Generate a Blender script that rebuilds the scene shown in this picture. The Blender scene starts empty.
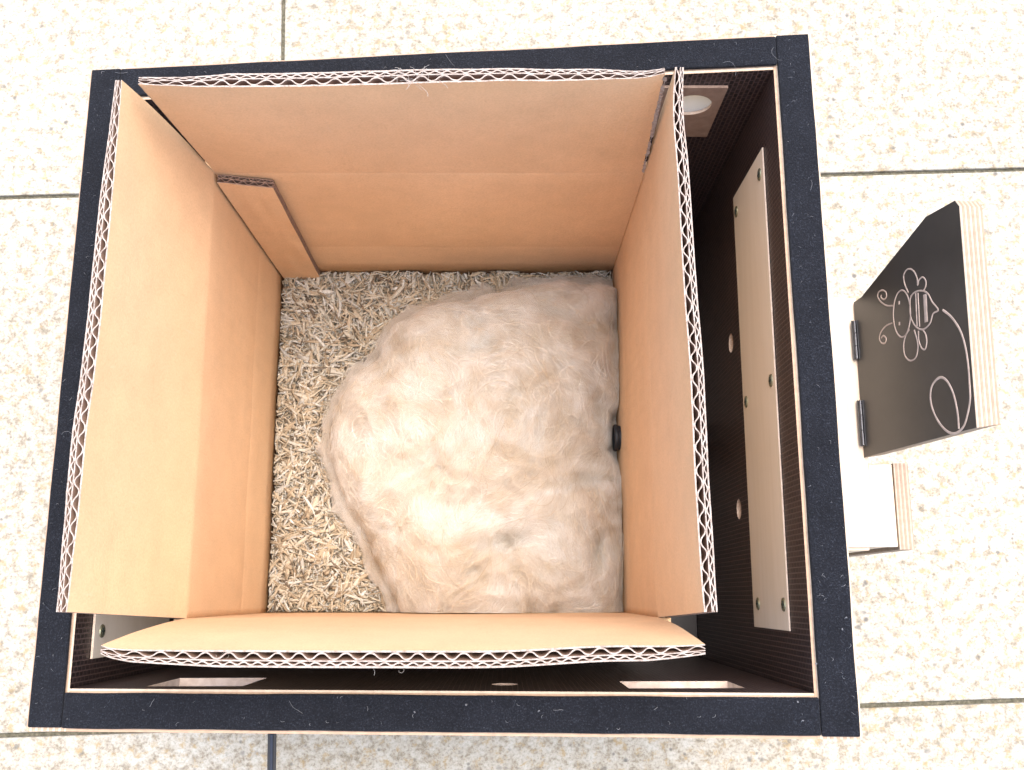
import bpy, bmesh, math, random
import numpy as np
from mathutils import Vector, Matrix, noise
random.seed(7); rng = np.random.default_rng(7)
SC = bpy.context.scene
COL = SC.collection
PI = math.pi

# ------------------------------------------------------------------ camera
CAM = Vector((0.22180, 0.05969, 0.74330))
ROT = [[0.999977, 0.000746, -0.006732], [-0.002105, 0.978921, -0.204228], [0.006438, 0.204238, 0.9789]]
F_PX = 1012.386
cam_data = bpy.data.cameras.new('camera')
cam = bpy.data.objects.new('camera', cam_data); COL.objects.link(cam)
cam.matrix_world = Matrix.Translation(CAM) @ Matrix(ROT).to_4x4()
cam_data.sensor_width = 36.0; cam_data.lens = F_PX / 1024 * 36.0
cam_data.clip_start = 0.01; cam_data.clip_end = 200
SC.camera = cam

# ------------------------------------------------------------------ light
SUN_EL, SUN_AZ = math.radians(76), math.radians(50)       # azimuth from +x towards +y
world = bpy.data.worlds.new('World'); SC.world = world; world.use_nodes = True
nt = world.node_tree; bg = nt.nodes['Background']
sky = nt.nodes.new('ShaderNodeTexSky'); sky.sky_type = 'NISHITA'; sky.sun_disc = False
sky.sun_elevation = SUN_EL; sky.sun_rotation = PI / 2 - SUN_AZ
sky.dust_density = 4.0; sky.air_density = 1.0
nt.links.new(sky.outputs[0], bg.inputs[0]); bg.inputs[1].default_value = 0.15
sd = bpy.data.lights.new('sun', 'SUN'); sd.energy = 1.5; sd.angle = math.radians(60); sd.color = (1.0, 0.965, 0.92)
sun = bpy.data.objects.new('sun', sd); COL.objects.link(sun)
sv = Vector((math.cos(SUN_EL) * math.cos(SUN_AZ), math.cos(SUN_EL) * math.sin(SUN_AZ), math.sin(SUN_EL)))
sun.rotation_euler = sv.to_track_quat('Z', 'Y').to_euler(); sun.location = sv * 5
SC.view_settings.view_transform = 'Standard'; SC.view_settings.look = 'None'
SC.view_settings.exposure = 1.78; SC.view_settings.gamma = 1.0
SC.render.engine = 'CYCLES'
SC.cycles.max_bounces = 12; SC.cycles.diffuse_bounces = 8
SC.cycles.transparent_max_bounces = 16; SC.cycles.volume_bounces = 10
SC.cycles.use_denoising = True

# ------------------------------------------------------------------ helpers
def ray(u, v):
    return Matrix(ROT) @ Vector(((u - 512) / F_PX, -(v - 385) / F_PX, -1.0))
def on_z(u, v, z):
    d = ray(u, v); return CAM + d * ((z - CAM.z) / d.z)

def tag(o, label=None, cat=None, group=None, kind=None):
    if label: o['label'] = label
    if cat: o['category'] = cat
    if group: o['group'] = group
    if kind: o['kind'] = kind
    return o
def empty(name, loc=(0, 0, 0)):
    o = bpy.data.objects.new(name, None); COL.objects.link(o); o.location = loc
    o.empty_display_size = 0.02
    return o
def mesh_obj(name, verts, faces, mats, parent=None, midx=None, smooth=False):
    me = bpy.data.meshes.new(name)
    me.from_pydata([tuple(v) for v in verts], [], [tuple(f) for f in faces])
    for m in mats: me.materials.append(m)
    if midx is not None: me.polygons.foreach_set('material_index', midx)
    if smooth: me.polygons.foreach_set('use_smooth', [True] * len(me.polygons))
    me.update()
    o = bpy.data.objects.new(name, me); COL.objects.link(o)
    if parent is not None: o.parent = parent
    return o
def bm_obj(name, bm, mats, parent=None, smooth=False):
    bmesh.ops.recalc_face_normals(bm, faces=bm.faces)
    me = bpy.data.meshes.new(name); bm.to_mesh(me); bm.free()
    for m in mats: me.materials.append(m)
    if smooth: me.polygons.foreach_set('use_smooth', [True] * len(me.polygons))
    o = bpy.data.objects.new(name, me); COL.objects.link(o)
    if parent is not None: o.parent = parent
    return o
def add_box(bm, x0, x1, y0, y1, z0, z1, mi=0, top=None):
    """box; top(x,y) may give the height of the top corners"""
    t = top or (lambda x, y: z1)
    c = [(x0, y0, z0), (x1, y0, z0), (x1, y1, z0), (x0, y1, z0),
         (x0, y0, t(x0, y0)), (x1, y0, t(x1, y0)), (x1, y1, t(x1, y1)), (x0, y1, t(x0, y1))]
    v = [bm.verts.new(p) for p in c]
    fs = [bm.faces.new([v[i] for i in f]) for f in ((0, 3, 2, 1), (4, 5, 6, 7), (0, 1, 5, 4), (1, 2, 6, 5), (2, 3, 7, 6), (3, 0, 4, 7))]
    for f in fs: f.material_index = mi
    return v, fs
def add_cyl(bm, p0, p1, r0, r1=None, n=24, mi=0, cap=True):
    r1 = r0 if r1 is None else r1
    p0, p1 = Vector(p0), Vector(p1); q = (p1 - p0).to_track_quat('Z', 'Y')
    a = [bm.verts.new(p0 + q @ Vector((r0 * math.cos(2 * PI * i / n), r0 * math.sin(2 * PI * i / n), 0))) for i in range(n)]
    b = [bm.verts.new(p1 + q @ Vector((r1 * math.cos(2 * PI * i / n), r1 * math.sin(2 * PI * i / n), 0))) for i in range(n)]
    fs = [bm.faces.new((a[i], a[(i + 1) % n], b[(i + 1) % n], b[i])) for i in range(n)]
    if cap: fs += [bm.faces.new(a[::-1]), bm.faces.new(b)]
    for f in fs: f.material_index = mi
def bevel(o, w, seg=2):
    m = o.modifiers.new('bevel', 'BEVEL'); m.width = w; m.segments = seg; m.limit_method = 'ANGLE'; m.angle_limit = 0.7
def cut(o, cutters):
    """subtract the cutter meshes and bake the result"""
    for c in cutters:
        m = o.modifiers.new('cut', 'BOOLEAN'); m.operation = 'DIFFERENCE'; m.object = c; m.solver = 'EXACT'
        m.material_mode = 'TRANSFER'
    bpy.context.view_layer.update()
    dg = bpy.context.evaluated_depsgraph_get()
    me = bpy.data.meshes.new_from_object(o.evaluated_get(dg), depsgraph=dg)
    o.modifiers.clear(); o.data = me
    for c in cutters: bpy.data.objects.remove(c, do_unlink=True)

# ------------------------------------------------------------------ materials
def new_mat(name):
    m = bpy.data.materials.new(name); m.use_nodes = True
    n = m.node_tree; b = n.nodes['Principled BSDF']; return m, n, b
def N(n, t, **kw):
    x = n.nodes.new(t)
    for k, v in kw.items():
        if k in x.inputs: x.inputs[k].default_value = v
        else: setattr(x, k, v)
    return x
def ramp(n, fac, stops, interp='LINEAR'):
    r = n.nodes.new('ShaderNodeValToRGB'); r.color_ramp.interpolation = interp
    e = r.color_ramp.elements
    while len(e) < len(stops): e.new(0.5)
    for k, (p, c) in zip(e, stops): k.position = p; k.color = (*c, 1)
    n.links.new(fac, r.inputs[0]); return r
def mixc(n, fac, a, b, mode='MIX'):
    m = n.nodes.new('ShaderNodeMix'); m.data_type = 'RGBA'; m.blend_type = mode
    for sock, val in ((m.inputs[0], fac), (m.inputs[6], a), (m.inputs[7], b)):
        if isinstance(val, bpy.types.NodeSocket): n.links.new(val, sock)
        elif isinstance(val, (int, float)): sock.default_value = val
        else: sock.default_value = (*val, 1)
    return m.outputs[2]
def objco(n, scale=(1, 1, 1)):
    tc = n.nodes.new('ShaderNodeTexCoord'); mp = n.nodes.new('ShaderNodeMapping')
    mp.inputs['Scale'].default_value = scale
    n.links.new(tc.outputs['Object'], mp.inputs[0]); return mp.outputs[0]
def noise_t(n, co, scale, detail=4, rough=0.5, dist=0.0):
    t = N(n, 'ShaderNodeTexNoise', Scale=scale, Detail=detail, Roughness=rough, Distortion=dist)
    n.links.new(co, t.inputs['Vector']); return t.outputs[0]
def bump(n, b, h, strength, dist):
    x = N(n, 'ShaderNodeBump', Strength=strength, Distance=dist)
    n.links.new(h, x.inputs['Height']); n.links.new(x.outputs[0], b.inputs['Normal']); return x

def mat_cardboard(name='cardboard', axis=2):
    m, n, b = new_mat(name); co = objco(n)
    big = noise_t(n, co, 9, 3); fine = noise_t(n, co, 900, 4, 0.7); mid = noise_t(n, co, 60, 5, 0.6)
    c = ramp(n, big, [(0.3, (0.665, 0.438, 0.248)), (0.7, (0.715, 0.482, 0.285))]).outputs[0]
    f = ramp(n, fine, [(0.25, (0.82, 0.80, 0.78)), (0.6, (1, 1, 1))]).outputs[0]
    c = mixc(n, 0.8, c, f, 'MULTIPLY')
    f2 = ramp(n, mid, [(0.3, (0.9, 0.9, 0.9)), (0.65, (1.04, 1.03, 1.02))]).outputs[0]
    c = mixc(n, 0.6, c, f2, 'MULTIPLY')
    # long fibres and rare dark flecks in the kraft paper
    st = objco(n, (1, 1, 0.06) if axis == 2 else (1, 1, 1)); fl = noise_t(n, st, 420, 2, 0.5)
    c = mixc(n, ramp(n, fl, [(0.70, (0, 0, 0)), (0.80, (.5, .5, .5))]).outputs[0], c, (0.66, 0.46, 0.29))
    v = N(n, 'ShaderNodeTexVoronoi', Scale=42.0); n.links.new(co, v.inputs['Vector'])
    c = mixc(n, ramp(n, v.outputs['Distance'], [(0.0, (0.7, 0.7, 0.7)), (0.028, (0, 0, 0))]).outputs[0], c, (0.22, 0.12, 0.06))
    n.links.new(c, b.inputs['Base Color']); b.inputs['Roughness'].default_value = 0.72
    b.inputs['Specular IOR Level'].default_value = 0.3
    # faint ribs where the flutes show through the liner
    w = N(n, 'ShaderNodeTexNoise', Scale=1.0); 
    sc = objco(n, (110, 110, 3)); n.links.new(sc, w.inputs['Vector'])
    a = N(n, 'ShaderNodeMath', operation='ADD'); n.links.new(w.outputs[0], a.inputs[0]); n.links.new(fine, a.inputs[1])
    tc = n.nodes.new('ShaderNodeTexCoord'); sp = n.nodes.new('ShaderNodeSeparateXYZ'); n.links.new(tc.outputs['Object'], sp.inputs[0])
    m1 = N(n, 'ShaderNodeMath', operation='ADD'); n.links.new(sp.outputs['X'], m1.inputs[0]); n.links.new(sp.outputs['Y'], m1.inputs[1])
    m2 = N(n, 'ShaderNodeMath', operation='MULTIPLY'); n.links.new(m1.outputs[0], m2.inputs[0]); m2.inputs[1].default_value = 2 * PI / .0094
    m3 = N(n, 'ShaderNodeMath', operation='SINE'); n.links.new(m2.outputs[0], m3.inputs[0])
    m4 = N(n, 'ShaderNodeMath', operation='MULTIPLY_ADD'); n.links.new(m3.outputs[0], m4.inputs[0]); m4.inputs[1].default_value = .10; n.links.new(a.outputs[0], m4.inputs[2])
    dent = noise_t(n, co, 24, 3, 0.5, 0.4)
    m5 = N(n, 'ShaderNodeMath', operation='MULTIPLY_ADD'); n.links.new(dent, m5.inputs[0]); m5.inputs[1].default_value = 2.2; n.links.new(m4.outputs[0], m5.inputs[2])
    bump(n, b, m5.outputs[0], 0.30, 0.0007)
    scuff = noise_t(n, objco(n, (1, 1, .5)), 130, 6, 0.75, 1.5)
    c = mixc(n, ramp(n, scuff, [(0.62, (0, 0, 0)), (0.74, (.35, .35, .35))]).outputs[0], c, (0.74, 0.56, 0.38))
    c = mixc(n, ramp(n, scuff, [(0.28, (.30, .30, .30)), (0.38, (0, 0, 0))]).outputs[0], c, (0.42, 0.24, 0.12))
    n.links.new(c, b.inputs['Base Color'])
    return m
def mat_paper_edge():
    m, n, b = new_mat('paper_edge'); co = objco(n)
    f = noise_t(n, co, 600, 4, 0.7)
    c = ramp(n, f, [(0.3, (0.16, 0.12, 0.095)), (0.5, (0.29, 0.24, 0.205)), (0.7, (0.40, 0.35, 0.31))]).outputs[0]
    n.links.new(c, b.inputs['Base Color']); b.inputs['Roughness'].default_value = 0.9
    return m
def mat_flute():
    m, n, b = new_mat('flute_paper'); co = objco(n)
    f = noise_t(n, co, 300, 3, 0.6)
    c = ramp(n, f, [(0.3, (0.20, 0.12, 0.085)), (0.7, (0.30, 0.19, 0.13))]).outputs[0]
    n.links.new(c, b.inputs['Base Color']); b.inputs['Roughness'].default_value = 0.85
    return m
def mat_felt():
    m, n, b = new_mat('felt'); co = objco(n)
    f = noise_t(n, co, 1300, 3, 0.8); g = noise_t(n, co, 40, 4, 0.6)
    c = ramp(n, f, [(0.3, (0.0035, 0.0038, 0.005)), (0.55, (0.0075, 0.0083, 0.0112)), (0.78, (0.037, 0.041, 0.051))]).outputs[0]
    c = mixc(n, 0.6, c, ramp(n, g, [(0.3, (0.65, 0.66, 0.70)), (0.7, (1.35, 1.38, 1.45))]).outputs[0], 'MULTIPLY')
    fl = noise_t(n, co, 230, 2, 0.5, 2.0)
    c = mixc(n, ramp(n, fl, [(0.73, (0, 0, 0)), (0.80, (0.35, 0.35, 0.35))]).outputs[0], c, (0.10, 0.11, 0.13))
    n.links.new(c, b.inputs['Base Color']); b.inputs['Roughness'].default_value = 0.95
    b.inputs['Sheen Weight'].default_value = 0.03; b.inputs['Sheen Roughness'].default_value = 0.5
    b.inputs['Specular IOR Level'].default_value = 0.15
    bump(n, b, f, 0.8, 0.0008)
    return m
def mat_film(name, mesh_print=True, plane='yz'):
    """brown-black phenolic film; the inside carries a woven anti-slip print"""
    m, n, b = new_mat(name); co = objco(n)
    g = noise_t(n, co, 25, 4, 0.6)
    c = ramp(n, g, [(0.3, (0.010, 0.006, 0.0065)), (0.7, (0.020, 0.013, 0.013))]).outputs[0]
    if mesh_print:
        tc = n.nodes.new('ShaderNodeTexCoord'); sp = n.nodes.new('ShaderNodeSeparateXYZ'); n.links.new(tc.outputs['Object'], sp.inputs[0])
        cb = n.nodes.new('ShaderNodeCombineXYZ')
        n.links.new(sp.outputs['Z'], cb.inputs['X'])
        n.links.new(sp.outputs['Y' if plane == 'yz' else 'X'], cb.inputs['Y'])
        br = N(n, 'ShaderNodeTexBrick'); n.links.new(cb.outputs[0], br.inputs['Vector'])
        br.inputs['Scale'].default_value = 1.0; br.inputs['Brick Width'].default_value = 0.0046; br.inputs['Row Height'].default_value = 0.0025
        br.inputs['Mortar Size'].default_value = 0.00045; br.inputs['Mortar Smooth'].default_value = 0.6
        br.inputs['Color1'].default_value = (1, 1, 1, 1); br.inputs['Color2'].default_value = (0.8, 0.8, 0.8, 1); br.inputs['Mortar'].default_value = (0, 0, 0, 1)
        c = mixc(n, br.outputs[0], (0.085, 0.055, 0.050), mixc(n, 1.0, c, (.7, .7, .7), 'MULTIPLY'))
        bump(n, b, br.outputs[0], 0.7, 0.0005)
    n.links.new(c, b.inputs['Base Color']); b.inputs['Roughness'].default_value = 0.42 if mesh_print else 0.34
    b.inputs['Specular IOR Level'].default_value = 0.4
    return m
def mat_ply_edge(name, axis, period, gain=1.0):
    m, n, b = new_mat(name); tc = n.nodes.new('ShaderNodeTexCoord'); sp = n.nodes.new('ShaderNodeSeparateXYZ')
    n.links.new(tc.outputs['Object'], sp.inputs[0])
    mu = N(n, 'ShaderNodeMath', operation='MULTIPLY'); n.links.new(sp.outputs[axis], mu.inputs[0]); mu.inputs[1].default_value = 1 / period
    fr = N(n, 'ShaderNodeMath', operation='FRACT'); n.links.new(mu.outputs[0], fr.inputs[0])
    g = gain
    c = ramp(n, fr.outputs[0], [(0.0, (0.64 * g, 0.52 * g, 0.39 * g)), (0.47, (0.62 * g, 0.50 * g, 0.37 * g)), (0.5, (0.09, 0.04, 0.025)),
                                 (0.56, (0.50 * g, 0.34 * g, 0.23 * g)), (0.93, (0.50 * g, 0.35 * g, 0.24 * g)), (1.0, (0.16, 0.08, 0.05))]).outputs[0]
    f = noise_t(n, objco(n), 300, 3, 0.6)
    c = mixc(n, 0.7, c, ramp(n, f, [(0.3, (0.75, 0.72, 0.7)), (0.7, (1.1, 1.1, 1.1))]).outputs[0], 'MULTIPLY')
    n.links.new(c, b.inputs['Base Color']); b.inputs['Roughness'].default_value = 0.8
    return m
def mat_wood(name, c0, c1, rough=0.55, stretch=(1, 0.08, 1)):
    m, n, b = new_mat(name); co = objco(n, stretch)
    f = noise_t(n, co, 160, 4, 0.6, 0.6); g = noise_t(n, objco(n), 8, 2)
    c = ramp(n, f, [(0.3, c0), (0.7, c1)]).outputs[0]
    c = mixc(n, 0.5, c, ramp(n, g, [(0.3, (0.88, 0.86, 0.84)), (0.7, (1.05, 1.05, 1.05))]).outputs[0], 'MULTIPLY')
    n.links.new(c, b.inputs['Base Color']); b.inputs['Roughness'].default_value = rough
    bump(n, b, f, 0.15, 0.0004)
    return m
def mat_plain(name, c, rough=0.5, metal=0.0):
    m, n, b = new_mat(name)
    f = noise_t(n, objco(n), 200, 3, 0.6)
    cc = ramp(n, f, [(0.3, tuple(x * 0.8 for x in c)), (0.7, tuple(min(1, x * 1.15) for x in c))]).outputs[0]
    n.links.new(cc, b.inputs['Base Color']); b.inputs['Roughness'].default_value = rough; b.inputs['Metallic'].default_value = metal
    return m
def mat_granite():
    """pale yellow granite: cream feldspar, ochre stains and small grey grains"""
    m, n, b = new_mat('granite'); co = objco(n)
    big = noise_t(n, co, 6, 3); med = noise_t(n, co, 130, 6, 0.70, 0.10); fin = noise_t(n, co, 520, 4, 0.75); zone = noise_t(n, co, 30, 3, 0.6)
    c = ramp(n, med, [(0.30, (0.15, 0.13, 0.10)), (0.41, (0.235, 0.205, 0.155)), (0.50, (0.315, 0.292, 0.24)), (0.64, (0.365, 0.350, 0.305))]).outputs[0]
    c = mixc(n, 0.7, c, ramp(n, fin, [(0.32, (0.55, 0.52, 0.49)), (0.50, (1, 1, 1)), (0.7, (1.08, 1.08, 1.08))]).outputs[0], 'MULTIPLY')
    for sc, thr, col, amt in ((190.0, .17, (0.085, 0.078, 0.070), .9), (330.0, .16, (0.11, 0.10, 0.09), .85)):
        v = N(n, 'ShaderNodeTexVoronoi', Scale=sc); n.links.new(co, v.inputs['Vector'])
        sel = ramp(n, v.outputs['Color'], [(0.0, (1, 1, 1)), (thr, (1, 1, 1)), (thr + .03, (0, 0, 0))]).outputs[0]
        dd = ramp(n, v.outputs['Distance'], [(0.18, (amt, amt, amt)), (0.48, (0, 0, 0))]).outputs[0]
        sp = mixc(n, 1.0, mixc(n, 1.0, sel, dd, 'MULTIPLY'), ramp(n, zone, [(0.40, (.12, .12, .12)), (0.60, (1, 1, 1))]).outputs[0], 'MULTIPLY')
        c = mixc(n, sp, c, col)
    och = ramp(n, noise_t(n, co, 140, 4, 0.7, 0.3), [(0.54, (0, 0, 0)), (0.66, (0.75, 0.75, 0.75))]).outputs[0]
    c = mixc(n, och, c, (0.27, 0.19, 0.085))
    c = mixc(n, 0.7, c, ramp(n, big, [(0.3, (0.88, 0.87, 0.85)), (0.7, (1.06, 1.06, 1.06))]).outputs[0], 'MULTIPLY')
    gg = n.nodes.new('ShaderNodeNewGeometry')
    c = mixc(n, 1.0, c, ramp(n, gg.outputs['Random Per Island'], [(0, (0.93, 0.925, 0.91)), (1, (1.06, 1.06, 1.06))]).outputs[0], 'MULTIPLY')
    n.links.new(c, b.inputs['Base Color']); b.inputs['Roughness'].default_value = 0.75
    bump(n, b, fin, 0.5, 0.0012)
    return m

M_card = mat_cardboard(); M_edge = mat_paper_edge(); M_flute = mat_flute(); M_felt = mat_felt()
M_film_yz = mat_film('film_side', True, 'yz'); M_film_xz = mat_film('film_front', True, 'xz'); M_film = mat_film('film_smooth', False)
M_plyx = mat_ply_edge('ply_edge_x', 'X', 0.0028, .75); M_plyy = mat_ply_edge('ply_edge_y', 'Y', 0.0028, .75)
M_birch = mat_wood('birch', (0.66, 0.52, 0.38), (0.76, 0.64, 0.50)); M_plate = mat_wood('plate_wood', (0.72, 0.65, 0.53), (0.78, 0.71, 0.60), 0.4)
M_inner_edge = mat_wood('cut_edge', (0.50, 0.38, 0.29), (0.68, 0.56, 0.46), 0.8, (1, 1, 1))
M_screw = mat_plain('screw_metal', (0.30, 0.30, 0.20), 0.4, 0.8); M_recess = mat_plain('screw_recess', (0.012, 0.025, 0.018), 0.6)
M_hinge = mat_plain('hinge_steel', (0.13, 0.13, 0.14), 0.4, 0.9)
M_black = mat_plain('black_plastic', (0.006, 0.007, 0.010), 0.6); M_strip = mat_plain('grey_blue_plastic', (0.012, 0.018, 0.034), 0.7)
M_mesh = mat_plain('white_mesh', (0.70, 0.70, 0.70), 0.7)
M_granite = mat_granite()
M_gauze, _n, _b = new_mat('gauze'); _t = _n.nodes.new('ShaderNodeBsdfTranslucent'); _t.inputs[0].default_value = (.85, .83, .78, 1)
_n.links.new(_t.outputs[0], _n.nodes['Material Output'].inputs[0])

# ------------------------------------------------------------------ ground
YAW, GX, GY = 0.0302, 0.0587, -0.0291
cy_, sy_ = math.cos(YAW), math.sin(YAW)
def g2w(u, v, z=0.0): return Vector((GX + cy_ * u - sy_ * v, GY + sy_ * u + cy_ * v, z))
def build_ground():
    m, n, b = new_mat('joint_sand'); f = noise_t(n, objco(n), 400, 4, 0.7)
    c = ramp(n, f, [(0.3, (0.03, 0.03, 0.018)), (0.6, (0.11, 0.10, 0.07)), (0.8, (0.25, 0.22, 0.16))]).outputs[0]
    n.links.new(c, b.inputs['Base Color']); b.inputs['Roughness'].default_value = 1
    o = mesh_obj('ground', [(-30, -30, -.0030), (30, -30, -.0030), (30, 30, -.0030), (-30, 30, -.0030)], [(0, 1, 2, 3)], [m]); tag(o, kind='structure')
    bm = bmesh.new(); SW, SH, G = 0.66, 0.40, 0.0030
    for r in range(-5, 7):
        off = 0.0 if (r % 2) else -0.33
        for k in range(-5, 6):
            u0 = off + k * SW + G / 2 + random.uniform(-.0002, .0002); v0 = r * SH + G / 2
            dz = 0 if r in (-1, 0, 1) else random.uniform(-.0005, .0005)
            vs, fs = add_box(bm, u0, u0 + SW - G, v0, v0 + SH - G, -0.03, dz)
            for w in vs: p = g2w(w.co.x, w.co.y, w.co.z); w.co = p
    o = bm_obj('pavement', bm, [M_granite]); tag(o, kind='structure'); bevel(o, 0.0012, 2)
    # thin plastic strip standing in the joint in front of the box
    bm = bmesh.new()
    vs, _ = add_box(bm, -0.0030, 0.0030, -0.32, -0.0045, -0.006, 0.0009)
    vs2, _ = add_box(bm, -0.0011, 0.0011, -0.318, -0.0050, 0.0009, 0.0022, 1)
    for w in vs + vs2: w.co = g2w(w.co.x, w.co.y, w.co.z)
    o = bm_obj('joint_strip', bm, [M_black, M_strip]); bevel(o, 0.0005)
    tag(o, 'narrow black and blue-grey plastic strip in the slab joint in front of the box', 'plastic strip')
build_ground()

# ------------------------------------------------------------------ wooden nest box
W, D, T, H0, HX, HY = 0.3748, 0.3367, 0.0178, 0.25, 0.0985, -0.0159
def rim(x, y): return H0 + HX * x + HY * y - 0.0025          # top of the plywood
OV = 0.0013
box = empty('nest_box', (W / 2, D / 2, 0.0))
tag(box, 'open black plywood nest box with felt-covered rim standing on the granite slabs', 'wooden box')
bpy.context.view_layer.update()
def child(o, parent):
    o.parent = parent; o.matrix_parent_inverse = parent.matrix_world.inverted(); return o
def wall(name, x0, x1, y0, y1, film, edge, cutters=()):
    bm = bmesh.new(); v, fs = add_box(bm, x0, x1, y0, y1, 0.006, 0, 0, rim); fs[1].material_index = 1
    o = bm_obj(name, bm, [film, edge])
    if cutters: cut(o, cutters)
    return child(o, box)
def box_cutter(*a, mat=None):
    bm = bmesh.new(); add_box(bm, *a, 0, None); return bm_obj('cutter', bm, [mat or M_inner_edge])
def cyl_cutter(p0, p1, r):
    bm = bmesh.new(); add_cyl(bm, p0, p1, r, n=28); return bm_obj('cutter', bm, [M_inner_edge])
XR, XL, YB, YF = W - T, T, D - T, T
sw = wall('side_wall', XR, W + OV, -OV, D + OV, M_film_yz, M_plyx,
     [cyl_cutter((XR - .01, 0.1088, 0.1561), (XR + .009, 0.1088, 0.1561), .0058), cyl_cutter((XR - .01, 0.2078, 0.1559), (XR + .009, 0.2078, 0.1559), .0058)])
sw['label'] = 'side wall next to the porch, with a screwed-on pale plate and two holes'
wall('side_wall', -OV, XL, -OV, D + OV, M_film_yz, M_plyx)
wall('front_wall', XL, XR, -OV, YF, M_film_xz, M_plyy,
     [box_cutter(0.050, 0.096, -.01, YF + .01, 0.188, 0.238), box_cutter(0.279, 0.333, -.01, YF + .01, 0.217, 0.256),
      cyl_cutter((0.2215, -.01, 0.232), (0.2215, YF + .01, 0.232), .0065)])
wall('back_wall', XL, XR, YB, D + OV, M_film_xz, M_plyy, [cyl_cutter((0.3215, YB - .01, 0.243), (0.3215, D + .02, 0.243), .012)])
bm = bmesh.new(); add_box(bm, XL + .0005, XR - .0005, YF + .0005, YB - .0005, 0.006, 0.0125); child(bm_obj('floor_panel', bm, [M_film]), box)
bm = bmesh.new()
bm.free()
for (x, y) in ((.03, .03), (W - .03, .03), (.03, D - .03), (W - .03, D - .03)):
    bm = bmesh.new(); add_cyl(bm, (x, y, 0.0), (x, y, 0.0059), .011); child(bm_obj('foot', bm, [M_black]), box)
def felt(x0, x1, y0, y1):
    bm = bmesh.new(); n = 40
    lx, ly = x1 - x0, y1 - y0
    nx, ny = (2, n) if ly > lx else (n, 2)
    grid = {}
    for i in range(nx + 1):
        for j in range(ny + 1):
            x = x0 + lx * i / nx; y = y0 + ly * j / ny
            wob = 0.00035 * noise.noise(Vector((x * 40, y * 40, x0 * 9)))
            if nx == 2 and i != 1: x += wob
            if ny == 2 and j != 1: y += wob
            grid[i, j] = (bm.verts.new((x, y, rim(x, y) + 0.0004)), bm.verts.new((x, y, rim(x, y) + 0.0026 + wob * .5)))
    for i in range(nx):
        for j in range(ny):
            bm.faces.new([grid[a][1] for a in ((i, j), (i + 1, j), (i + 1, j + 1), (i, j + 1))])
            bm.faces.new([grid[a][0] for a in ((i, j), (i, j + 1), (i + 1, j + 1), (i + 1, j))])
    for i in range(nx):
        for j in (0, ny): bm.faces.new([grid[i, j][0], grid[i + 1, j][0], grid[i + 1, j][1], grid[i, j][1]])
    for j in range(ny):
        for i in (0, nx): bm.faces.new([grid[i, j][0], grid[i, j + 1][0], grid[i, j + 1][1], grid[i, j][1]])
    o = bm_obj('felt_strip', bm, [M_felt], smooth=False); bevel(o, 0.0007, 2); return child(o, box)
fi = 0.0017
felt(0.0, XL - fi, 0.0006, D); felt(XR + fi, W, 0.0, D)
felt(XL - fi + .0003, XR + fi - .0003, 0.0003, YF - fi); felt(XL - fi + .0003, XR + fi - .0003, YB + fi, D - .0004)

def screw(parent, x, y, z, nx):
    """countersunk screw in a plate on a side wall; nx = way the head faces"""
    bm = bmesh.new(); e = 0.0005 * nx
    add_cyl(bm, (x - e, y, z), (x + 1.1 * e, y, z), .0036, .0031, 20)
    s = bm_obj('screw', bm, [M_screw]); child(s, parent)
    bm = bmesh.new(); xa, xb = sorted((x + .9 * e, x + 1.6 * e))
    add_box(bm, xa, xb, y - .0018, y + .0018, z - .0005, z + .0005); add_box(bm, xa - .00004, xb + .00004, y - .0005, y + .0005, z - .0018, z + .0018)
    child(bm_obj('cross_recess', bm, [M_recess]), s)
def plate(x0, x1, y0, y1, z0, z1, nx, screws, label):
    bm = bmesh.new(); v, fs = add_box(bm, x0, x1, y0, y1, z0, z1)
    for i in (0, 1, 2, 4): fs[i].material_index = 1
    o = bm_obj('wall_plate', bm, [M_plate, M_inner_edge]); child(o, box); o['label'] = label; bevel(o, .0003)
    xf = x0 if nx < 0 else x1
    for (y, z) in screws: screw(o, xf, y, z, nx)
plate(XR - .0010, XR - .0002, 0.0432, 0.2890, 0.183, 0.252, -1, [(0.2777, 0.190), (0.277, 0.2445), (0.166, 0.2445), (0.1653, 0.191), (0.0555, 0.1945), (0.0555, 0.245)],
      'large pale wooden plate screwed to the inside beside the porch')
plate(XL + .0002, XL + .0014, 0.030, 0.270, 0.115, 0.2285, 1, [(0.043, 0.219), (0.15, 0.219), (0.258, 0.219)], 'pale wooden plate in the shaded front corner of the box')
# ventilation plate on the back wall
def vent():
    bm = bmesh.new(); add_box(bm, 0.2900, 0.3375, YB - .0016, YB - .0002, 0.205, 0.262)
    c = cyl_cutter((0.3215, YB - .01, 0.243), (0.3215, YB + .001, 0.243), .011)
    o = bm_obj('vent_plate', bm, [mat_wood('vent_wood', (0.23, 0.15, 0.11), (0.33, 0.23, 0.17), 0.4)]); cut(o, [c]); child(o, box)
    bm = bmesh.new(); add_cyl(bm, (0.3215, YB + .0005, 0.243), (0.3215, YB + .0008, 0.243), .0119)
    child(bm_obj('vent_mesh', bm, [M_gauze]), o)
vent()

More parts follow.
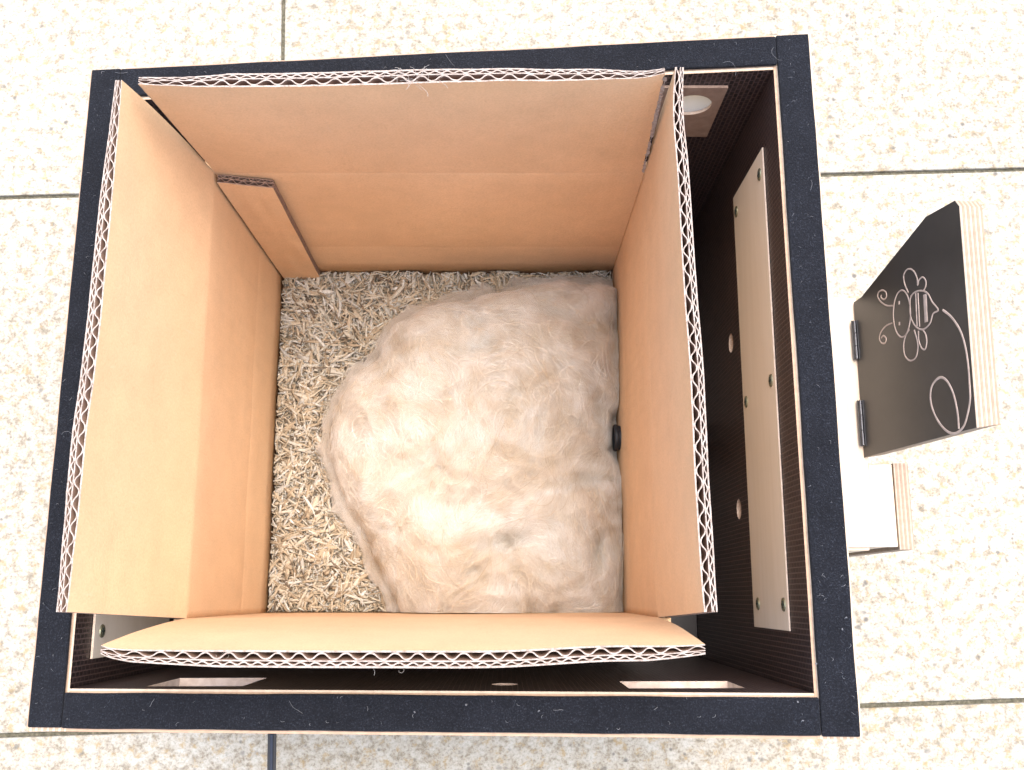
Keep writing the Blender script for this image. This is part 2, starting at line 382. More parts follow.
# porch on the right-hand side
def porch():
    bm = bmesh.new(); add_box(bm, W + OV + .0004, 0.4180, 0.0835, 0.2215, 0.006, 0.1925)
    add_box(bm, 0.4181, 0.4308, 0.0855, 0.1290, 0.006, 0.1925)
    child(bm_obj('porch_body', bm, [M_birch]), box)
    bm = bmesh.new(); add_box(bm, W + OV + .0004, 0.4185, 0.0850, 0.2230, 0.1945, 0.1990); add_box(bm, 0.41855, 0.4312, 0.0850, 0.1292, 0.1945, 0.1990)
    o = child(bm_obj('porch_roof', bm, [M_birch]), box); bevel(o, .0004)
    bm = bmesh.new(); v, fs = add_box(bm, 0.4314, 0.4392, 0.0835, 0.1296, 0.006, 0.2005)
    for i in (1, 2, 4, 5): fs[i].material_index = 1
    o = child(bm_obj('porch_front', bm, [M_film, mat_ply_edge('ply_edge_porch', 'X', 0.0022, 0.60)]), box)
porch()
# hinged lid with the engraved bee, built in its own frame: x thickness, y width, z height
LID_O = Vector((0.4165, 0.1325, 0.2015)); TILT = math.atan(0.158)
LID_M = Matrix.Translation(LID_O) @ Matrix.Rotation(TILT, 4, 'Y'); LID_I = LID_M.inverted()
def lid_pt(u, v, off=0.0):
    o = LID_I @ CAM; d = LID_I.to_3x3() @ ray(u, v); t = (off - o.x) / d.x; return o + d * t
def catmull(pts, k=6, closed=False):
    P = [Vector(p) for p in pts]; out = []; n = len(P)
    rng_ = range(n) if closed else range(n - 1)
    for i in rng_:
        a, b, c, d = (P[(i - 1) % n], P[i], P[(i + 1) % n], P[(i + 2) % n]) if closed else (P[max(i - 1, 0)], P[i], P[i + 1], P[min(i + 2, n - 1)])
        for j in range(k):
            t = j / k
            out.append(0.5 * ((2 * b) + (c - a) * t + (2 * a - 5 * b + 4 * c - d) * t * t + (3 * b - a - 3 * c + d) * t ** 3))
    out.append(P[0] if closed else P[-1]); return out
def lid():
    px = [(864, 458), (977, 428), (958.5, 204), (955, 200), (925.5, 216.5), (857, 300)]
    px = [(864, 458), (977, 428), (959.5, 206), (955, 200), (925.5, 216.5), (861, 297), (853.5, 302)]
    out = [lid_pt(u, v) for u, v in px]; th = 0.0118
    bm = bmesh.new(); n = len(out)
    a = [bm.verts.new((0, p.y, p.z)) for p in out]; b = [bm.verts.new((th, p.y + (.0020 if k < 2 else 0), p.z)) for k, p in enumerate(out)]
    bm.faces.new(a); bm.faces.new(b[::-1])
    for i in range(n):
        f = bm.faces.new((a[i], b[i], b[(i + 1) % n], a[(i + 1) % n])); f.material_index = 1
    o = bm_obj('hinged_lid', bm, [M_lid, mat_ply_edge('ply_edge_lid', 'X', 0.00236, 0.56)]); bevel(o, .00025, 1)
    o.matrix_world = LID_M; bpy.context.view_layer.update(); child(o, box)
    bpy.context.view_layer.update()
    o['label'] = 'black hinged lid with an engraved bee, standing open'
    # engraving
    bm = bmesh.new()
    A = lambda pts: [(820 + x / 3.5, 180 + y / 3.5) for x, y in pts]
    def ribbon(pxpts, w=0.00092, closed=False, k=6):
        q = [Vector((0, p.y, p.z)) for p in (lid_pt(u, v) for u, v in pxpts)]
        c = catmull(q, k, closed); prev = None
        for i, p in enumerate(c):
            if closed: d = c[(i + 1) % (len(c) - 1)] - c[(i - 1) % (len(c) - 1)]
            else: d = c[min(i + 1, len(c) - 1)] - c[max(i - 1, 0)]
            d.normalize(); s = Vector((0, -d.z, d.y)) * (w / 2 * (1 + 0.15 * noise.noise(p * 900)))
            cur = [bm.verts.new((-.00002, *(p + s).yz)), bm.verts.new((-.00024, *(p + s * .6).yz)), bm.verts.new((-.00024, *(p - s * .6).yz)), bm.verts.new((-.00002, *(p - s).yz))]
            if prev:
                for j in range(3): bm.faces.new((prev[j], cur[j], cur[j + 1], prev[j + 1]))
            prev = cur
    el = lambda cx, cy, rx, ry, n=16: [(cx + rx * math.cos(2 * PI * i / n), cy + ry * math.sin(2 * PI * i / n)) for i in range(n)]
    ribbon(A(el(287, 468, 30, 82)), closed=True)
    ribbon(A([(320, 405), (345, 388), (375, 395), (394, 428), (414, 455), (396, 468), (385, 502), (360, 523), (335, 512), (318, 480), (315, 440)]), closed=True)
    for xs in ((335, 395, 340, 512), (343, 395, 349, 514)): ribbon(A([(xs[0], xs[1]), (xs[2], xs[3])]), .0009)
    ribbon(A([(367, 400), (372, 498)]), .0030, k=10)
    ribbon(A([(310, 395), (297, 365), (293, 335), (303, 315), (318, 312), (332, 325), (341, 348), (342, 368), (347, 350), (359, 340), (370, 352), (370, 372), (361, 390)]))
    ribbon(A([(314, 522), (300, 545), (293, 580), (298, 615), (315, 632), (335, 622), (343, 590), (340, 560), (330, 525)]))
    ribbon(A([(345, 528), (346, 560), (356, 588), (368, 592), (374, 568), (370, 540), (360, 525)]))
    ribbon(A([(257, 440), (235, 440), (215, 428), (203, 410), (205, 393), (217, 386), (230, 392), (233, 408), (224, 418), (214, 411), (216, 401)]))
    ribbon(A([(255, 500), (232, 510), (215, 530), (208, 552), (215, 570), (228, 570), (232, 555), (222, 545), (215, 553)]))
    for (x, y) in ((277, 430), (278, 503)): ribbon(A([(x, y - 6), (x, y + 6)]), .0016)
    B = lambda pts: [(820 + x / 3.848, 380 + y / 3.848) for x, y in pts]
    ribbon(A([(430, 455), (460, 480), (490, 525), (508, 580), (519, 650), (524, 720)]) +
           B([(576, 20), (578, 70), (571, 120), (556, 172), (535, 198), (510, 206), (480, 190), (450, 150), (430, 100), (425, 55)]) +
           [(933, 384), (940, 377.5), (947, 381), (953.5, 394), (957.5, 412), (959, 429)], .0013)
    e = bm_obj('bee_engraving', bm, [M_engrave]); e.matrix_world = LID_M; bpy.context.view_layer.update(); child(e, o)
    e['label'] = 'pale outline of a bee with a looping flight trail'
    for (v0, v1) in ((320, 360), (402, 448)):
        y0 = lid_pt(858, v1).y; y1 = lid_pt(858, v0).y
        if y0 > y1: y0, y1 = y1, y0
        bm = bmesh.new(); add_box(bm, -.0028, -.0006, y0, y1, -.0004, .0004); add_box(bm, -.0006, -.0001, y0, y1, .0002, .0018)
        for k in range(3):
            l = (y1 - y0) / 3; add_cyl(bm, (-.0016, y0 + k * l + .0002, .0012), (-.0016, y0 + (k + 1) * l - .0002, .0012), .0008, n=16)
        hh = bm_obj('hinge', bm, [M_hinge]); hh.matrix_world = LID_M; bpy.context.view_layer.update(); child(hh, o)
M_lid, _n, _b = new_mat('lid_film')
_f = noise_t(_n, objco(_n), 30, 4, 0.6)
_n.links.new(ramp(_n, _f, [(0.3, (0.044, 0.037, 0.030)), (0.7, (0.060, 0.051, 0.042))]).outputs[0], _b.inputs['Base Color']); _b.inputs['Roughness'].default_value = 0.42
M_engrave = mat_plain('engraved_wood', (0.50, 0.38, 0.30), 0.9)
lid()

# ------------------------------------------------------------------ cardboard box
CX0, CX1, CY0, CY1, ZC, ZR = 0.0578, 0.3006, 0.0489, 0.2941, 0.2077, 0.315
ZB = 0.0200
TH = 0.0066
card = empty('cardboard_box', ((CX0 + CX1) / 2, (CY0 + CY1) / 2, 0.0130)); bpy.context.view_layer.update()
tag(card, 'open double-wall cardboard box with upright flaps inside the black wooden box', 'cardboard box')
def sheet_mesh(P, ns, nh, d0, d1, V, Fc, MI, m_front, m_back, m_top):
    """closed thin sheet between depth functions d0(s), d1(s); P(s,h,d) gives the point"""
    base = len(V)
    for i in range(ns + 1):
        s = i / ns
        for j in range(nh + 1):
            h = j / nh
            V.append(P(s, h, d0(s))); V.append(P(s, h, d1(s)))
    idx = lambda i, j, k: base + (i * (nh + 1) + j) * 2 + k
    for i in range(ns):
        for j in range(nh):
            Fc.append((idx(i, j, 0), idx(i + 1, j, 0), idx(i + 1, j + 1, 0), idx(i, j + 1, 0))); MI.append(m_front)
            Fc.append((idx(i, j, 1), idx(i, j + 1, 1), idx(i + 1, j + 1, 1), idx(i + 1, j, 1))); MI.append(m_back)
        Fc.append((idx(i, nh, 0), idx(i + 1, nh, 0), idx(i + 1, nh, 1), idx(i, nh, 1))); MI.append(m_top)
    for j in range(nh):
        Fc.append((idx(0, j, 0), idx(0, j + 1, 0), idx(0, j + 1, 1), idx(0, j, 1))); MI.append(m_top)
        Fc.append((idx(ns, j, 0), idx(ns, j, 1), idx(ns, j + 1, 1), idx(ns, j + 1, 0))); MI.append(m_top)
def lerp(a, b, t): return a + (b - a) * t
def interp_list(pts):
    """arc-length parametrised polyline lookup"""
    P = catmull(pts, 8); L = [0]
    for a, b in zip(P, P[1:]): L.append(L[-1] + (b - a).length)
    tot = L[-1]
    def f(s):
        t = s * tot; lo, hi = 0, len(L) - 1
        while hi - lo > 1:
            mi_ = (lo + hi) // 2
            if L[mi_] <= t: lo = mi_
            else: hi = mi_
        return P[lo].lerp(P[hi], 0 if L[hi] == L[lo] else (t - L[lo]) / (L[hi] - L[lo]))
    return f
def flap(name, a, b, rim_px, out, thick, label, nl, nsm, phase=0.0, bow=0.0, zr=ZR, ztilt=None, endbow=(0, 0)):
    """a,b: ends of the crease on the inner face; rim_px: inner rim in the photo; out: outward direction"""
    zf_ = ztilt or (lambda u: zr)
    rimf = interp_list([on_z(u, v, zf_(k / (len(rim_px) - 1))) for k, (u, v) in enumerate(rim_px)])
    a = Vector(a); b = Vector(b); out = Vector(out)
    jit = [random.uniform(-.35, .35) for _ in range(400)]
    def P(s, h, d):
        p0 = a.lerp(b, s); p1 = rimf(s)
        p = p0.lerp(p1, h)
        p = p + out * (bow * math.sin(PI * h)) + (b - a).normalized() * math.sin(PI * min(1, h * 1.0)) * (-endbow[0] * (1 - s) + endbow[1] * s)
        w = 0.0006 * noise.noise(Vector((s * 5 + phase, h * 3, 2.2))) * h
        top = (0.0007 * noise.noise(Vector((s * 14, phase, 8.0))) + 0.0003 * noise.noise(Vector((s * 90, phase, d * 300)))) if h > 0.98 else 0.0
        tt = lerp(1.0, thick(s) / TH, h ** 1.5)
        return p + out * (d * tt + w) + Vector((0, 0, top))
    V, Fc, MI = [], [], []
    ns = nl * 16; nh = 7
    pt = 0.00058; mid = 0.0040
    sheet_mesh(P, ns, nh, lambda s: 0.0, lambda s: pt * 1.25, V, Fc, MI, 0, 2, 1)
    sheet_mesh(P, ns, nh, lambda s: mid - pt / 2, lambda s: mid + pt / 2, V, Fc, MI, 2, 2, 1)
    sheet_mesh(P, ns, nh, lambda s: TH - pt * 1.25, lambda s: TH, V, Fc, MI, 2, 0, 1)
    def wav(n, lo, hi, ph):
        A = (hi - lo - pt) / 2; c = (hi + lo) / 2
        def w(s):
            x = s * n + ph + 0.25 * noise.noise(Vector((s * 11, ph * 7, phase)))
            return c + A * (1 + 0.06 * noise.noise(Vector((s * 25, ph, 1)))) * math.sin(2 * PI * x) * (1.20 - .24 * math.sin(2 * PI * x) ** 2)
        def th(s):                         # keep the paper thickness across steep stretches
            x = s * n + ph; sl = A * 2 * PI * n / 0.243 * abs(math.cos(2 * PI * x)); return pt * math.sqrt(1 + sl * sl)
        return (lambda s: w(s) - th(s) / 2), (lambda s: w(s) + th(s) / 2)
    l0, l1 = wav(nl, pt * 1.2, mid - pt / 2, phase)
    sheet_mesh(P, ns, nh, l0, l1, V, Fc, MI, 2, 2, 1)
    s0, s1 = wav(nsm, mid + pt / 2, TH - pt * 1.2, phase + .3)
    sheet_mesh(P, ns, nh, s0, s1, V, Fc, MI, 2, 2, 1)
    o = mesh_obj(name, V, Fc, [M_card, M_edge, M_flute], None, MI)
    o['label'] = label; child(o, card); return o, P
def thick_fn(pts):
    xs, ys = zip(*pts); return lambda s: float(np.interp(s, xs, ys))
zt = lambda z0, z1: (lambda u: lerp(z0, z1, u))
PXS = [(122, 80), (115.5, 160), (108, 245), (98.5, 345), (88.5, 425), (79.5, 505), (67, 612)]
flap('box_flap', (CX0, CY1, ZC), (CX0, CY0, ZC), PXS, (-1, 0, 0), thick_fn([(0, .0030), (.1, .0042), (.25, .0058), (.5, .0062), (.8, .0062), (1, .0044)]),
     'side flap farthest from the porch', 26, 44, .1, .0008, ztilt=zt(.314, .315), endbow=(.0026, 0))
fb, PB = flap('box_flap', (CX0 + .0005, CY1, ZC), (CX1 - .0015, CY1, ZC), [(138, 84), (165, 85), (230, 87), (340, 85.5), (430, 83.5), (507, 81.5), (560, 80.5), (620, 79), (648, 77), (665, 73.5)], (0, 1, 0),
     thick_fn([(0, .0036), (.08, .0046), (.17, .0068), (.5, .0072), (.85, .0058), (1, .0026)]), 'back flap', 24, 42, .4, .0, zr=.315)
flap('box_flap', (CX1, CY1, ZC), (CX1, CY0, ZC), [(675.5, 67), (673.5, 112), (678, 182), (684, 294), (691, 400), (697, 517), (701, 580), (704, 612)], (1, 0, 0),
     thick_fn([(0, .0040), (.15, .0052), (.5, .0060), (.9, .0062), (1, .0056)]), 'side flap next to the porch', 25, 43, .7, .0005, zr=.316, endbow=(.0040, 0))
flap('box_flap', (CX0 - .0003, CY0, ZC), (CX1, CY0, ZC), [(101, 645), (115, 648.5), (153, 650), (273, 650.5), (391, 650.5), (473, 650), (533, 648.5), (604, 646), (671, 645.5), (705, 644)], (0, -1, 0),
     thick_fn([(0, .0034), (.05, .0050), (.2, .0068), (.6, .0070), (.9, .0062), (1, .0040)]), 'front flap, folded slightly outwards', 26, 43, .2, -.0012, zr=.318)

def card_wall(name, a, b, out, label, low=0.09):
    """side of the box below the flaps: inner face with pressed crease lines, board thickness outward"""
    a = Vector(a); b = Vector(b); out = Vector(out); V, Fc = [], []
    zs = sorted(set([ZB, .05, .08] + [low + k * .0006 for k in range(-5, 6)] + [.12, .15, .18, .19] + [ZC - k * .0007 for k in range(0, 6)]))
    ns = 60
    for i in range(ns + 1):
        s = i / ns
        for z in zs:
            g = 0.00022 * math.exp(-((z - low) / .0028) ** 2) + .0004 * math.exp(-((z - ZC) / .0022) ** 2)
            w = 0.0006 * noise.noise(Vector((s * 4, z * 18, a.x * 30 + a.y * 17))) * min(1, (ZC - z) / .02) * min(1, s * 10, (1 - s) * 10)
            p = a.lerp(b, s); V.append(Vector((p.x, p.y, z)) + out * (g + w)); V.append(Vector((p.x, p.y, z)) + out * TH)
    nz = len(zs); idx = lambda i, j, k: (i * nz + j) * 2 + k
    for i in range(ns):
        for j in range(nz - 1):
            Fc.append((idx(i, j, 0), idx(i + 1, j, 0), idx(i + 1, j + 1, 0), idx(i, j + 1, 0)))
            Fc.append((idx(i, j, 1), idx(i, j + 1, 1), idx(i + 1, j + 1, 1), idx(i + 1, j, 1)))
        Fc.append((idx(i, 0, 0), idx(i, 0, 1), idx(i + 1, 0, 1), idx(i + 1, 0, 0)))
        Fc.append((idx(i, nz - 1, 0), idx(i + 1, nz - 1, 0), idx(i + 1, nz - 1, 1), idx(i, nz - 1, 1)))
    for j in range(nz - 1):
        for i in (0, ns): Fc.append((idx(i, j, 0), idx(i, j + 1, 0), idx(i, j + 1, 1), idx(i, j, 1)))
    o = mesh_obj(name, V, Fc, [M_card], None, None, False); bm = bmesh.new(); bm.from_mesh(o.data)
    bmesh.ops.recalc_face_normals(bm, faces=bm.faces); bm.to_mesh(o.data); bm.free()
    o.data.polygons.foreach_set('use_smooth', [True] * len(o.data.polygons)); 
    o['label'] = label; return child(o, card)
card_wall('box_side', (CX0, CY1, 0), (CX0, CY0, 0), (-1, 0, 0), 'side farthest from the porch', .098)
card_wall('box_side', (CX0 - TH, CY1, 0), (CX1 + TH, CY1, 0), (0, 1, 0), 'back side', .083)
card_wall('box_side', (CX1, CY1, 0), (CX1, CY0, 0), (1, 0, 0), 'side next to the porch', .092)
card_wall('box_side', (CX0 - TH, CY0, 0), (CX1 + TH, CY0, 0), (0, -1, 0), 'front side', .09)
bm = bmesh.new(); add_box(bm, CX0 - TH + .0003, CX1 + TH - .0003, CY0 - TH + .0003, CY1 + TH - .0003, .0130, .0198); child(bm_obj('box_bottom', bm, [M_card]), card)
# overlapping tab in the back corner
def tab():
    x0, x1 = CX0 + .0016, CX0 + .0315; y1 = CY1 - .0008; t = .0050; ztop = .2065
    V, Fc, MI = [], [], []
    n = 60
    def P(s, h, d):
        x = lerp(x0, x1, s) - .0035 * (1 - h) * s; z = lerp(.0205, ztop - .0075 * s, h)
        cr = .0004 * math.exp(-((z - .055) / .001) ** 2)
        return Vector((x, y1 - t + d + cr + .0006 * noise.noise(Vector((s * 3, h * 5, 4))), z))
    pt = .0004
    sheet_mesh(P, n, 24, lambda s: 0, lambda s: pt * 1.3, V, Fc, MI, 0, 2, 1)
    sheet_mesh(P, n, 24, lambda s: t - pt, lambda s: t, V, Fc, MI, 2, 2, 1)
    sheet_mesh(P, n, 24, lambda s: t * .55, lambda s: t * .55 + pt, V, Fc, MI, 2, 2, 1)
    sheet_mesh(P, n, 24, lambda s: t * .3 + t * .2 * math.sin(s * 5 * 2 * PI), lambda s: t * .3 + t * .2 * math.sin(s * 5 * 2 * PI) + pt, V, Fc, MI, 2, 2, 1)
    sheet_mesh(P, n, 24, lambda s: t * .77 + t * .14 * math.sin(s * 8 * 2 * PI), lambda s: t * .77 + t * .14 * math.sin(s * 8 * 2 * PI) + pt, V, Fc, MI, 2, 2, 1)
    o = mesh_obj('glue_tab', V, Fc, [M_card, M_flute, M_flute], None, MI); child(o, card)
tab()
# torn paper along the cut corners
def torn(pts, w, seed, n=70):
    V, Fc = [], []; f = interp_list(pts)
    for i in range(n + 1):
        s = i / n; p = f(s)
        a = w * (.45 + .9 * abs(noise.noise(Vector((s * 22, seed, 0))))); 
        gap = 1.0 if noise.noise(Vector((s * 9, seed, 5))) > -.28 else .15
        q = Vector((noise.noise(Vector((s * 60, seed, 1))) * w * .3, noise.noise(Vector((s * 50, seed, 2))) * w * .2, 0))
        V += [p + q + Vector((-a * gap, 0, .0004)), p + q + Vector((a * gap * .6, -.0006, .0008)), p + q + Vector((a * gap * .5, .0006, -.0008))]
    for i in range(n):
        for k in range(3):
            k2 = (k + 1) % 3; Fc.append((i * 3 + k, i * 3 + k2, i * 3 + 3 + k2, i * 3 + 3 + k))
    o = mesh_obj('torn_edge', V, Fc, [M_edge]); return child(o, fb)
pr = [PB(1.0, h, .0006) for h in (0, .25, .5, .75, .97)]; torn([q + Vector((.0006, -.0004, 0)) for q in pr], .0022, 3.0)
pl = [PB(0.0, h, .0006) for h in (0, .25, .5, .75, .97)]; torn(pl, .0007, 8.0)

# ------------------------------------------------------------------ wood-chip bedding
ZBED = 0.0300
FOOT = [(330, 455), (333, 408), (350, 378), (377, 358), (394, 324), (422, 307), (470, 299), (520, 286), (570, 281), (600, 281), (622, 290), (625, 405), (612, 418), (610, 450), (625, 464), (629, 560), (626, 640), (560, 645), (470, 645), (412, 640), (389, 590), (367, 545), (343, 500)]
FOOTW = np.array([tuple(on_z(u, v, 0.048))[:2] for u, v in FOOT])
def poly_dist(X, Y, poly):
    """signed distance (positive inside)"""
    n = len(poly); dmin = np.full(X.shape, 1e9); inside = np.zeros(X.shape, bool)
    for i in range(n):
        ax, ay = poly[i]; bx_, by_ = poly[(i + 1) % n]
        ex, ey = bx_ - ax, by_ - ay
        t = np.clip(((X - ax) * ex + (Y - ay) * ey) / (ex * ex + ey * ey), 0, 1)
        d = np.hypot(X - ax - t * ex, Y - ay - t * ey); dmin = np.minimum(dmin, d)
        c = ((ay > Y) != (by_ > Y)) & (X < (bx_ - ax) * (Y - ay) / (by_ - ay + 1e-12) + ax); inside ^= c
    return np.where(inside, dmin, -dmin)
def bedding():
    m, n, b = new_mat('wood_chips')
    g = n.nodes.new('ShaderNodeNewGeometry')
    c = ramp(n, g.outputs['Random Per Island'], [(0.0, (0.09, 0.065, 0.045)), (0.04, (0.24, 0.18, 0.115)), (0.25, (0.35, 0.275, 0.185)), (0.5, (0.41, 0.345, 0.255)), (0.75, (0.43, 0.39, 0.32)), (0.9, (0.33, 0.31, 0.275)), (1.0, (0.56, 0.53, 0.47))]).outputs[0]
    f = noise_t(n, objco(n), 700, 3, 0.7)
    c = mixc(n, 0.6, c, ramp(n, f, [(0.3, (0.75, 0.73, 0.7)), (0.65, (1.08, 1.08, 1.08))]).outputs[0], 'MULTIPLY')
    n.links.new(c, b.inputs['Base Color']); b.inputs['Roughness'].default_value = 0.8
    NCH = 38000
    x = rng.uniform(CX0 + .001, CX1 - .001, NCH); y = rng.uniform(CY0 + .001, CY1 - .001, NCH)
    d = poly_dist(x, y, FOOTW); keep = (d < .022); x, y = x[keep], y[keep]; n_ = len(x)
    L = np.clip(rng.lognormal(math.log(.0054), .52, n_), .0018, .017); wd = np.clip(rng.lognormal(math.log(.0013), .40, n_), .0005, .003); tk = rng.uniform(.0002, .0007, n_)
    fine_ = rng.random(n_) < .3; L[fine_] *= .5; wd[fine_] *= .6
    big = rng.random(n_) < .009; L[big] = rng.uniform(.012, .021, big.sum()); wd[big] = rng.uniform(.0018, .0036, big.sum())
    lay = rng.random(n_); hill = .0018 * np.sin(x * 90 + 1) * np.sin(y * 70) 
    z = ZBED - .007 + .0085 * lay + hill
    yaw = rng.uniform(0, 2 * PI, n_); pit = rng.normal(0, .24, n_); rol = rng.normal(0, .6, n_)
    big2 = L > .010; z[big2] = ZBED + .001 + hill[big2]; pit[big2] *= .4; rol[big2] *= .5
    # unit octagon-ish splinter: 4 cross corners x 3 stations, tapering ends
    st = np.array([-.5, -.15, .2, .5]); tp = np.array([.45, 1, .95, .35])
    vs = np.zeros((n_, 16, 3))
    for a in range(4):
        bend = rng.normal(0, .022, n_) * L
        for k, (sy2, sz2) in enumerate(((-.5, -.5), (.5, -.5), (.5, .5), (-.5, .5))):
            j = rng.uniform(.7, 1.3, n_)
            vs[:, a * 4 + k, 0] = st[a] * L + rng.normal(0, .03, n_) * L
            vs[:, a * 4 + k, 1] = sy2 * wd * tp[a] * j + bend
            vs[:, a * 4 + k, 2] = sz2 * tk * j + bend * .3
    cp, sp = np.cos(pit), np.sin(pit); cr, sr = np.cos(rol), np.sin(rol); cw, sw_ = np.cos(yaw), np.sin(yaw)
    X, Y, Z = vs[..., 0], vs[..., 1], vs[..., 2]
    Y, Z = Y * cr[:, None] - Z * sr[:, None], Y * sr[:, None] + Z * cr[:, None]
    X, Z = X * cp[:, None] - Z * sp[:, None], X * sp[:, None] + Z * cp[:, None]
    X, Y = X * cw[:, None] - Y * sw_[:, None], X * sw_[:, None] + Y * cw[:, None]
    X += x[:, None]; Y += y[:, None]; Z += z[:, None]
    X = np.clip(X, CX0 + .0006, CX1 - .0006); Y = np.clip(Y, CY0 + .0006, CY1 - .0006)
    V = np.stack([X, Y, Z], -1).reshape(-1, 3)
    fq = []
    for a in range(3):
        for k in range(4): fq.append((a * 4 + k, a * 4 + (k + 1) % 4, a * 4 + 4 + (k + 1) % 4, a * 4 + 4 + k))
    fq.append((3, 2, 1, 0)); fq.append((12, 13, 14, 15)); fq = np.array(fq)
    F = (np.arange(n_)[:, None, None] * 16 + fq[None]).reshape(-1, 4)
    base = len(V)
    V = np.vstack([V, [(CX0 + .001, CY0 + .001, ZBED - .0048), (CX1 - .001, CY0 + .001, ZBED - .0048), (CX1 - .001, CY1 - .001, ZBED - .0048), (CX0 + .001, CY1 - .001, ZBED - .0048)]])
    F = np.vstack([F, [[base, base + 1, base + 2, base + 3]]])
    me = bpy.data.meshes.new('bedding'); me.vertices.add(len(V)); me.vertices.foreach_set('co', V.ravel())
    me.loops.add(F.size); me.loops.foreach_set('vertex_index', F.ravel()); me.polygons.add(len(F)); me.polygons.foreach_set('loop_start', np.arange(0, F.size, 4))
    me.update(calc_edges=True); me.materials.append(m)
    o = bpy.data.objects.new('wood_chip_bedding', me); COL.objects.link(o)
    tag(o, 'loose pale wood chips covering the bottom of the cardboard box', 'bedding', kind='stuff')
bedding()

# ------------------------------------------------------------------ wool ball
def smoothstep(x): x = np.clip(x, 0, 1); return x * x * (3 - 2 * x)
# swirling flow and folds of the wool, sums of sines
rw = np.random.default_rng(21)
KX = rw.normal(0, 42, 18); KY = rw.normal(0, 42, 18); PH = rw.uniform(0, 6.28, 18); AM = 1 / (1 + np.hypot(KX, KY) / 25)
def pot(X, Y):
    s = np.zeros_like(X)
    for a, b_, c, d in zip(KX, KY, PH, AM): s += d * np.sin(a * X + b_ * Y + c)
    return s
CXW, CYW = 0.214, 0.150
def gradpot(X, Y):
    gx = np.zeros_like(X); gy = np.zeros_like(X)
    for a, b_, c, d in zip(KX, KY, PH, AM):
        q = d * np.cos(a * X + b_ * Y + c); gx += a * q; gy += b_ * q
    r2 = ((X - CXW) / .07) ** 2 + ((Y - CYW) / .08) ** 2
    gx += 55 * (X - CXW) / .07 * .6; gy += 55 * (Y - CYW) / .08 * .6
    return gx, gy
def px_xy(u, v, z=.075): p = on_z(u, v, z); return p.x, p.y
DENTS = [(px_xy(505, 543), (.019, .0062), .20, .014), (px_xy(587, 480), (.016, .0065), .25, .012), (px_xy(478, 352), (.014, .006), .2, .010), (px_xy(475, 572), (.008, .012), .3, .007),
         (px_xy(600, 550), (.006, .013), -.3, .009), (px_xy(380, 455), (.008, .022), .2, .004), (px_xy(560, 320), (.022, .004), -.5, .005), (px_xy(600, 400), (.006, .02), .15, .008),
         (px_xy(440, 470), (.007, .018), .4, .004), (px_xy(540, 440), (.020, .006), .5, .003)]
BUMPS = [(px_xy(520, 375), (.030, .022), .3, .007), (px_xy(540, 500), (.030, .016), .1, .006), (px_xy(590, 510), (.012, .014), 0, .006), (px_xy(530, 580), (.035, .012), 0, .005), (px_xy(410, 400), (.022, .03), .6, .005),
         (px_xy(555, 345), (.020, .010), -.6, .005)]
def gauss(X, Y, c, s, a):
    ca, sa = math.cos(a), math.sin(a); dx, dy = X - c[0], Y - c[1]
    return np.exp(-((dx * ca + dy * sa) / s[0]) ** 2 - ((-dx * sa + dy * ca) / s[1]) ** 2)
# height, outline distance and its slope are tabulated once
GX0, GX1, GY0, GY1, GN = FOOTW[:, 0].min() - .02, CX1 + .01, CY0 - .01, FOOTW[:, 1].max() + .02, 360
def build_tables():
    ax, ay = np.linspace(GX0, GX1, GN), np.linspace(GY0, GY1, GN); X, Y = np.meshgrid(ax, ay, indexing='ij')
    puff = np.zeros_like(X); edge = np.zeros_like(X)
    for i in range(GN):
        for j in range(GN):
            x, y = ax[i], ay[j]
            w = noise.noise(Vector((x * 22, y * 22, 3.0))) * .35; w2 = noise.noise(Vector((x * 22, y * 22, 9.0))) * .35
            puff[i, j] = (1 - 2 * abs(noise.noise(Vector((x * 30 + w * 5, y * 42 + w2 * 5, 1.0))))) * .6 + (1 - 2 * abs(noise.noise(Vector((x * 75 + w * 6, y * 75 + w2 * 6, 5.0))))) * .28 + .2 * noise.noise(Vector((x * 150, y * 150, 5.0)))
            edge[i, j] = noise.noise(Vector((x * 45, y * 45, 12.0))) + .6 * noise.noise(Vector((x * 120, y * 120, 15.0)))
    d = poly_dist(X, Y, FOOTW) + .0034 * edge
    t = np.clip(d / .046, 0, 1); h = .050 * np.sqrt(np.clip(1 - (1 - t) ** 2.3, 0, 1)) + .006 * smoothstep(d / .08)
    h = h + smoothstep(d / .02) * (.0010 * pot(X, Y) * .5 + .0052 * (puff - .45))
    for c, s_, a, k in DENTS: h = h - k * smoothstep(d / .012) * gauss(X, Y, c, s_, a)
    for c, s_, a, k in BUMPS: h = h + k * smoothstep(d / .02) * gauss(X, Y, c, s_, a)
    gx, gy = np.gradient(d, ax[1] - ax[0], ay[1] - ay[0])
    return h, d, gx, gy
TAB = build_tables()
def sample(T, X, Y):
    fx = np.clip((X - GX0) / (GX1 - GX0) * (GN - 1), 0, GN - 1.001); fy = np.clip((Y - GY0) / (GY1 - GY0) * (GN - 1), 0, GN - 1.001)
    i, j = fx.astype(int), fy.astype(int); a, b_ = fx - i, fy - j
    return T[i, j] * (1 - a) * (1 - b_) + T[i + 1, j] * a * (1 - b_) + T[i, j + 1] * (1 - a) * b_ + T[i + 1, j + 1] * a * b_
def wool_h(X, Y): return ZBED - .001 + sample(TAB[0], X, Y), sample(TAB[1], X, Y)
def flow(X, Y):
    gx, gy = gradpot(X, Y); dd = sample(TAB[1], X, Y); k = 170 * np.exp(-np.maximum(dd, 0) / .010)
    return gx - sample(TAB[2], X, Y) * k, gy - sample(TAB[3], X, Y) * k
HAZE_D = 52.0
